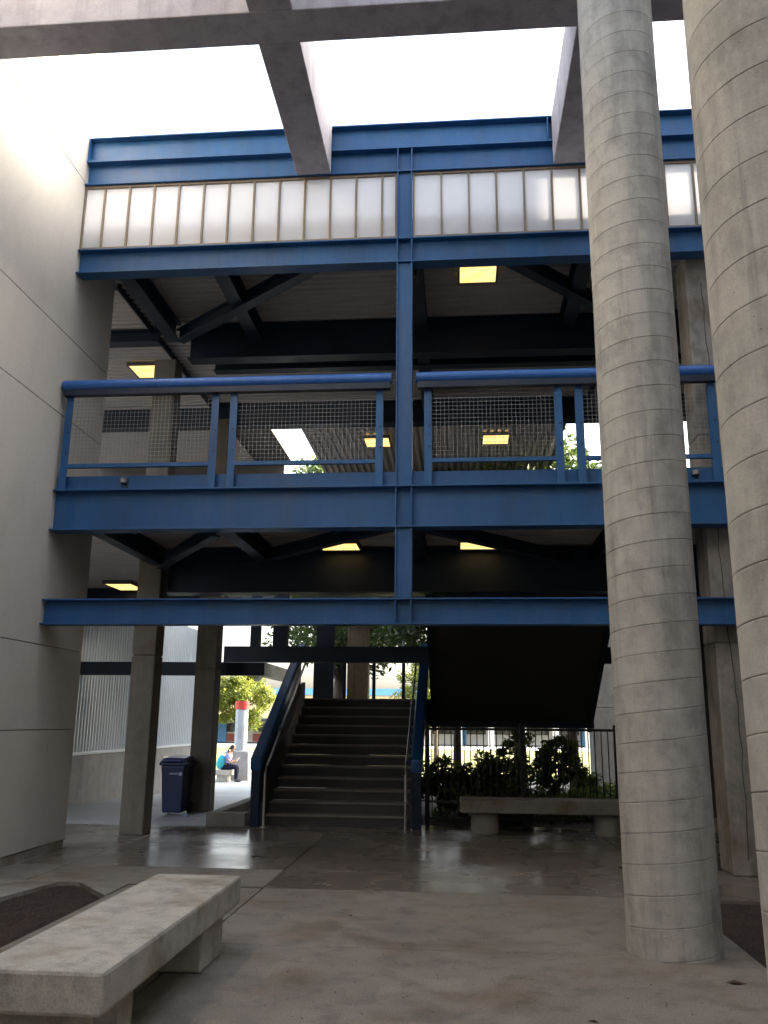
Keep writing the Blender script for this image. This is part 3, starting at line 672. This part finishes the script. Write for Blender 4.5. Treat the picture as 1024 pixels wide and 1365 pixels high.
# ================================================================== PILLAR + BENCH + PERSON (beyond)
PZ = -.58
pl = thing('capped_pillar', (-7.85, 32.9, PZ), 'round grey pillar with a red cap on a square concrete block', 'pillar')
obj('block', MB().add([(x, y, z) for z, dx in ((PZ, .46), (.45, .42)) for x, y in ((-8.1-dx-.05, 32.3), (-8.1+dx-.05, 32.3), (-7.9+dx, 33.4), (-8.1-dx, 33.4))], [(3,2,1,0),(4,5,6,7),(0,1,5,4),(1,2,6,5),(2,3,7,6),(3,0,4,7)]), 'clad_base', pl, .015)
obj('shaft', MB().tube([(-8.14, 32.8, .451), (-8.14, 32.8, 1.95)], .235, 28), 'greycol', pl, sm=True)
obj('cap', MB().tube([(-8.14, 32.8, 1.951), (-8.14, 32.8, 2.26)], .255, 28), 'red', pl, sm=True)
def slabz(t): pass
sb = thing('concrete_bench', (-9.2, 31.6, PZ), 'pale concrete bench with a seated person, near the red capped pillar', 'bench', 'concrete benches')
obj('seat', MB().box(-10.4, -8.12, 31.35, 31.95, -.36, -.17), 'bench', sb, .02)
for x in (-10.1, -8.42): obj('leg', MB().box(x-.2, x+.2, 31.42, 31.88, PZ, -.361), 'bench', sb, .015)
# person: seated, facing +X, bent over a phone
def skinned(name, verts, edges, radii, mt, parent, sub=2, root=0):
    me = bpy.data.meshes.new(name); me.from_pydata(verts, edges, []); me.materials.append(M[mt])
    o = bpy.data.objects.new(name, me); COL.objects.link(o)
    if parent: o.parent = parent
    md = o.modifiers.new('skin', 'SKIN'); md.use_smooth_shade = True
    sv = me.skin_vertices[0].data
    for i, r in enumerate(radii): sv[i].radius = (r, r) if not isinstance(r, tuple) else r; sv[i].use_root = (i == root)
    s = o.modifiers.new('sub', 'SUBSURF'); s.levels = sub; s.render_levels = sub
    return o
HX, HY, HZ = -8.36, 31.6, -.08                               # pelvis
pr = thing('person', (HX, HY, -.17), 'person in a lavender top and dark trousers sitting bent over a phone', 'person')
def L(p): return (p[0], p[1], p[2])
# local coordinates relative to pelvis-base (x forward, z up)
body_v = [(0,0,.10), (.03,0,.25), (.09,0,.42), (.14,0,.54), (.18,0,.60), (.21,0,.66),
          (.12,-.17,.51), (.13,-.20,.36), (.22,-.19,.26), (.35,-.12,.30),
          (.12,.17,.51), (.13,.20,.36), (.22,.19,.26), (.35,.10,.30),
          (.02,-.1,.09), (.24,-.11,.10), (.42,-.11,.09), (.43,-.11,-.12), (.42,-.11,-.34),
          (.02,.1,.09), (.24,.11,.10), (.42,.11,.09), (.40,.11,-.12), (.38,.11,-.34)]
body_e = [(0,1),(1,2),(2,3),(3,4),(4,5),(3,6),(6,7),(7,8),(8,9),(3,10),(10,11),(11,12),(12,13),(0,14),(14,15),(15,16),(16,17),(17,18),(0,19),(19,20),(20,21),(21,22),(22,23)]
body_r = [.14,.125,.135,.12,.055,.05,.062,.048,.042,.03,.062,.048,.042,.03,.095,.085,.068,.056,.042,.095,.085,.068,.056,.042]
skinned('body', body_v, body_e, body_r, 'skin', pr)
sh = skinned('shirt', [body_v[i] for i in (0,1,2,3,6,7,10,11)], [(0,1),(1,2),(2,3),(3,4),(4,5),(3,6),(6,7)], [.155,.14,.15,.132,.078,.068,.078,.068], 'shirt', pr)
tr = skinned('trousers', [body_v[i] for i in (0,14,15,16,17,18,19,20,21,22,23)], [(0,1),(1,2),(2,3),(3,4),(4,5),(0,6),(6,7),(7,8),(8,9),(9,10)], [.15,.108,.098,.082,.07,.056,.108,.098,.082,.07,.056], 'jeans', pr)
hd = MB()
def ellips(c, rx, ry, rz, n=16, tilt=0):
    mb = MB(); 
    for i in range(n+1):
        ph = math.pi*i/n
        for k in range(n):
            th = 2*math.pi*k/n; x, y, z = rx*math.sin(ph)*math.cos(th), ry*math.sin(ph)*math.sin(th), rz*math.cos(ph)
            mb.v.append((c[0]+x*math.cos(tilt)+z*math.sin(tilt), c[1]+y, c[2]-x*math.sin(tilt)+z*math.cos(tilt)))
    for i in range(n):
        for k in range(n): mb.f.append((i*n+k, (i+1)*n+k, (i+1)*n+(k+1) % n, i*n+(k+1) % n))
    return mb
def lob(name, mb, mt, parent, sm=True):
    me = mb.mesh(name); return obj(name, me, mt, parent, sm=sm)
h = ellips((.245, 0, .735), .088, .072, .112, 18, .45)
h.v = [(v[0]+(.018 if (v[0] > .32 and abs(v[1]) < .016 and .66 < v[2] < .73) else 0), v[1], v[2]) for v in h.v]
lob('head', h, 'skin', pr)
hr = ellips((.225, 0, .765), .098, .083, .10, 16, .45); hr.add(ellips((.125, 0, .74), .035, .035, .035, 10).v, ellips((0,0,0), .1, .1, .1, 10).f)
hr.tube([(.12, 0, .74), (.085, 0, .68), (.08, 0, .58)], [.032, .036, .012], 10); lob('hair', hr, 'hair', pr)
for s, xo in ((-1, .42), (1, .38)):
    f = ellips((xo+.07, s*.11, -.375), .13, .047, .037, 12); lob('shoe', f, 'shoe', pr)
for s in (-1, 1):
    hm = MB(); hm.tube([(.34, s*.11, .30), (.37, s*.085, .315), (.40, s*.06, .325)], [.028, .036, .03], 10)
    for k in range(4): hm.tube([(.395, s*(.075-.016*k), .33+.006*k), (.425, s*(.055-.016*k), .345+.006*k), (.43, s*(.02-.006*k), .352+.004*k)], [.0095, .009, .007], 6)
    hm.tube([(.37, s*.08, .34), (.395, s*.055, .37), (.415, s*.03, .385)], [.011, .010, .008], 6); lob('hand', hm, 'skin', pr)
ph = tag(obj('phone', MB().box(-.04, .04, -.005, .005, -.08, .08).mesh('phone'), 'phone'), 'white phone held in the hands of the seated person', 'phone')
ph.location = (HX+.44, HY, -.17+.36); ph.rotation_euler = (R(35), 0, R(90))
bgm = ellips((HX-.13, HY-.16, .10), .15, .12, .25, 16, .25); bgm.v = [(v[0], v[1], max(v[2], -.168)) for v in bgm.v]
bag = thing('shoulder_bag', (HX-.1, HY-.2, -.17), 'turquoise cloth bag resting on the bench against the seated person', 'bag')
obj('pouch', bgm, 'bag', bag, sm=True); obj('strap', MB().tube([(HX-.18, HY-.16, .3), (HX-.02, HY-.19, .42), (HX+.06, HY-.15, .44), (HX+.03, HY-.02, .5)], .014, 8), 'bag', bag)
obj('flap', MB().tube([(HX-.2, HY-.285, .12), (HX-.06, HY-.285, .12)], .01, 8), 'bag', bag)

# ================================================================== VEGETATION
def leaves(mb, tones, c, rad, n, size, rnd, flat=.8):
    for i in range(n):
        while True:
            d = Vector((rnd.uniform(-1,1), rnd.uniform(-1,1), rnd.uniform(-1,1)))
            if d.length <= 1: break
        d = d*(.55+.45*rnd.random())
        p = Vector(c)+Vector((d.x*rad, d.y*rad, d.z*rad*flat)); s = size*rnd.uniform(.6, 1.3)
        a = Vector((rnd.gauss(0,1), rnd.gauss(0,1), rnd.gauss(0,.7))).normalized(); b = a.cross(Vector((rnd.gauss(0,1), rnd.gauss(0,1), rnd.gauss(0,1)))).normalized()
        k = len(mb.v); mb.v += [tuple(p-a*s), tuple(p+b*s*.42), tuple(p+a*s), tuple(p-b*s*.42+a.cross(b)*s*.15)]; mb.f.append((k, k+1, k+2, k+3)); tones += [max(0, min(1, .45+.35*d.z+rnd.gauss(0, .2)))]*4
def leafobj(name, mb, tones, mt, parent):
    me = bpy.data.meshes.new(name); me.from_pydata(mb.v, [], mb.f); me.update(); me.materials.append(M[mt])
    at = me.attributes.new('tone', 'FLOAT', 'POINT'); at.data.foreach_set('value', tones)
    o = bpy.data.objects.new(name, me); COL.objects.link(o); o.parent = parent; o.location = -wloc(parent); return o
def tree(x, y, z, hgt, r0, crown_r, crown_z0, seed, lmat, label, nclump=60, nleaf=170, size=.09, lean=(0,0), group='trees beyond the walkway', squash=.9):
    rnd = random.Random(seed); t = thing('tree', (x, y, z), label, 'tree', group)
    top = Vector((x+lean[0]*hgt, y+lean[1]*hgt, z+hgt*.82)); pts = []; rads = []
    for i in range(9):
        f = i/8; pts.append(Vector((x, y, z)).lerp(top, f)+Vector((noise.noise(Vector((seed, f*3, 0)))*.16*f, noise.noise(Vector((seed, f*3, 5)))*.16*f, 0))); rads.append(r0*(1.25 if i == 0 else 1)*(1-.8*f))
    tm = MB().tube(pts, rads, 12); cl = []
    cc = Vector((x+lean[0]*hgt*.8, y+lean[1]*hgt*.8, z+(crown_z0+hgt)/2)); vz = (hgt-crown_z0)/2
    for i in range(nclump):
        while True:
            d = Vector((rnd.uniform(-1,1), rnd.uniform(-1,1), rnd.uniform(-1,1)))
            if .3 < d.length <= 1: break
        cl.append(cc+Vector((d.x*crown_r, d.y*crown_r, d.z*vz*squash)))
    for c in cl[:16]:
        k = rnd.uniform(.35, .75); b = Vector((x, y, z)).lerp(top, k); mid = b.lerp(c, .5)+Vector((0, 0, .15))
        rr = r0*(1-.8*k)*.55; tm.tube([b, mid, c], [rr, rr*.6, rr*.2], 7)
    obj('trunk', tm, 'bark', t, sm=True)
    mb = MB(); tones = []
    for c in cl: leaves(mb, tones, c, crown_r*rnd.uniform(.2, .36), nleaf, size, rnd)
    leafobj('crown', mb, tones, lmat, t); return t
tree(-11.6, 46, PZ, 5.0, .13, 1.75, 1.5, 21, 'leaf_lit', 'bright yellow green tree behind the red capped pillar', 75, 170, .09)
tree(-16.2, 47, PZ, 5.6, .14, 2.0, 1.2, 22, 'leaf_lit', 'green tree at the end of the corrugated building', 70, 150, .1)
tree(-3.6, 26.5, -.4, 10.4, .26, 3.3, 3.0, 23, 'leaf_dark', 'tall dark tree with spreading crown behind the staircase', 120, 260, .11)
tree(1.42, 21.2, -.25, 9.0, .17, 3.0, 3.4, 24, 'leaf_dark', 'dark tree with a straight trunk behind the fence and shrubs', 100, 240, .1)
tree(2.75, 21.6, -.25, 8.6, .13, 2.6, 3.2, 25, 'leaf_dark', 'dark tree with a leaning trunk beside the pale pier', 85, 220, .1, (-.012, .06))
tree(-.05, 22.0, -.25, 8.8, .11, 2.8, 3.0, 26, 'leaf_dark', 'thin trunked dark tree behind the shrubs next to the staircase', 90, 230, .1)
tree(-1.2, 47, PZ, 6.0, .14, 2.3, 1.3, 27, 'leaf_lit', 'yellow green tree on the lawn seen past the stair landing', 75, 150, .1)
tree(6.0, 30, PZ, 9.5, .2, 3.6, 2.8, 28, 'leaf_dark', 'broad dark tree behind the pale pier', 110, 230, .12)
def shrub(x, y, hgt, r, seed, label, mt='leaf_shrub', n=26, nl=110, size=.05):
    rnd = random.Random(seed); z = gz(y)-.01; t = thing('shrub', (x, y, z), label, 'shrub', 'shrubs behind the bar fence')
    sm_ = MB(); mb = MB(); tones = []
    for i in range(n):
        a = rnd.uniform(0, 6.28); q = r*math.sqrt(rnd.random()); h = hgt*rnd.uniform(.25, 1)*(1-.35*(q/r)**2); c = Vector((x+q*math.cos(a), y+q*math.sin(a), z+h*.92))
        leaves(mb, tones, c, r*rnd.uniform(.28, .42), nl, size, rnd, .9)
        if i < 12: sm_.tube([(x+rnd.uniform(-.08, .08), y+rnd.uniform(-.08, .08), z), ((x+c.x)/2, (y+c.y)/2, z+h*.55), c], [.014, .01, .004], 5)
    obj('stems', sm_, 'bark', t); leafobj('foliage', mb, tones, mt, t)
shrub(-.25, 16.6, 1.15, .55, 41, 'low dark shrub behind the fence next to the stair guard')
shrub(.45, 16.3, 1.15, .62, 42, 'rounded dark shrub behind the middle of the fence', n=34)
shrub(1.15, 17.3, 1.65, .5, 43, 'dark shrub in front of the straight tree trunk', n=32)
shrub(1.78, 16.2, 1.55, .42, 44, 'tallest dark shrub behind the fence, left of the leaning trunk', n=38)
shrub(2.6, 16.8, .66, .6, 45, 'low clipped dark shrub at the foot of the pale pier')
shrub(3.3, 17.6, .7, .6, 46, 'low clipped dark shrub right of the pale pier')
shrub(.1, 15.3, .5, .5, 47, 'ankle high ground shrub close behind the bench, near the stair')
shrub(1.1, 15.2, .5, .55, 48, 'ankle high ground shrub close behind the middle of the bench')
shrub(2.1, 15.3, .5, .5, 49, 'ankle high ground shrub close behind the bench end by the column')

# ================================================================== FAR BUILDING
fb = thing('school_building', (0, 90, PZ), 'far cream building with blue fascia, columns and red panels across the lawn', 'building')
BY = 84
obj('wall', MB().box(-60, 60, BY+4, BY+14, PZ, 4.2), 'white', fb)
obj('fascia', MB().box(-61, 61, BY, BY+.4, 4.0, 4.62), 'skyblue', fb); obj('roof', MB().box(-61, 61, BY+.41, BY+14.5, 4.22, 4.6), 'white', fb)
obj('upper_wall', MB().box(-60, 60, BY+.3, BY+.7, 1.75, 3.99), 'cream', fb)
obj('lintel', MB().box(-60, 60, BY+.2, BY+.8, 1.45, 1.749), 'darkglass', fb)
cme = MB().box(-.28, .28, -.28, .28, 0, 2.02).mesh('column'); cme.materials.append(M['white'])
pme = MB().box(-1.1, 1.1, -.05, .05, 0, .75).mesh('red_panel'); pme.materials.append(M['redpanel'])
wme = MB().box(-1.1, 1.1, -.05, .05, 0, .85).mesh('window'); wme.materials.append(M['darkglass'])
dme = MB().box(-.5, .5, -.06, .06, 0, 1.9).mesh('door'); dme.materials.append(M['skyblue'])
for i in range(24):
    x = -42+i*3.0
    share('column', cme, fb, (x, BY+.5, PZ))
    if x < -12: share('red_panel', pme, fb, (x+1.5, BY+3.9, PZ+.1))
    share('window', wme, fb, (x+1.5, BY+3.9, PZ+1.0))
    if i % 4 == 2: share('door', dme, fb, (x+.2, BY+3.8, PZ+.02))

# ================================================================== SMALL LITTER
rnd = random.Random(77); gm = MB()
for i in range(420):
    x, y = rnd.uniform(-1.5, 1.95), rnd.uniform(3.6, 8.6); q = rnd.uniform(.002, .007); a = rnd.uniform(0, 6.28)
    gm.add([(x+q*math.cos(a), y+q*math.sin(a), .0005), (x+q*math.cos(a+2), y+q*math.sin(a+2), .0005), (x+q*1.5*math.cos(a+4), y+q*1.5*math.sin(a+4), .0005), (x, y, q*.9)], [(0,1,3), (1,2,3), (2,0,3), (2,1,0)])
tag(obj('grit', gm, 'chip'), 'fine grit and leaf crumbs strewn over the paving', 'grit', kind='stuff')
lm = MB().add([(0, -.03, 0), (.014, .0, .006), (0, .034, .002), (-.014, .002, .009)], [(0,1,2,3)]).mesh('dry_leaf'); lm.materials.append(M['twig'])
for i, (x, y, where) in enumerate([(-.9, 7.6, 'weathered paving out in the open'), (.7, 5.2, 'paving in front of the round column'), (-3.0, 9.2, 'paving between the soil bed and the wall end'), (1.8, 8.2, 'paving by the edge of the soil bed'), (-1.2, 9.9, 'floor right under the walkway edge'), (.4, 11.0, 'polished floor before the long bench')]):
    o = bpy.data.objects.new('dry_leaf', lm); COL.objects.link(o); o.location = (x, y, .002); o.rotation_euler = (0, 0, i*1.3); tag(o, 'tiny dry brown leaf lying on the '+where, 'leaf', 'dry leaves on the paving')
tw = MB().tube([(-2.43, 10.55, .012), (-2.36, 10.52, .02), (-2.25, 10.46, .012), (-2.12, 10.44, .014)], [.007, .008, .006, .004], 6).tube([(-2.36, 10.52, .018), (-2.39, 10.44, .014)], [.007, .004], 6)
tag(obj('fallen_twig', tw, 'twig'), 'small dark twig lying on the polished floor', 'twig')
lf = MB().add([(1.62, 6.02, .004), (1.66, 5.985, .012), (1.75, 6.0, .006), (1.68, 6.04, .016)], [(0,1,2,3)])
tag(obj('fallen_leaf', lf, 'twig'), 'curled brown leaf on the paving by the round column', 'leaf')
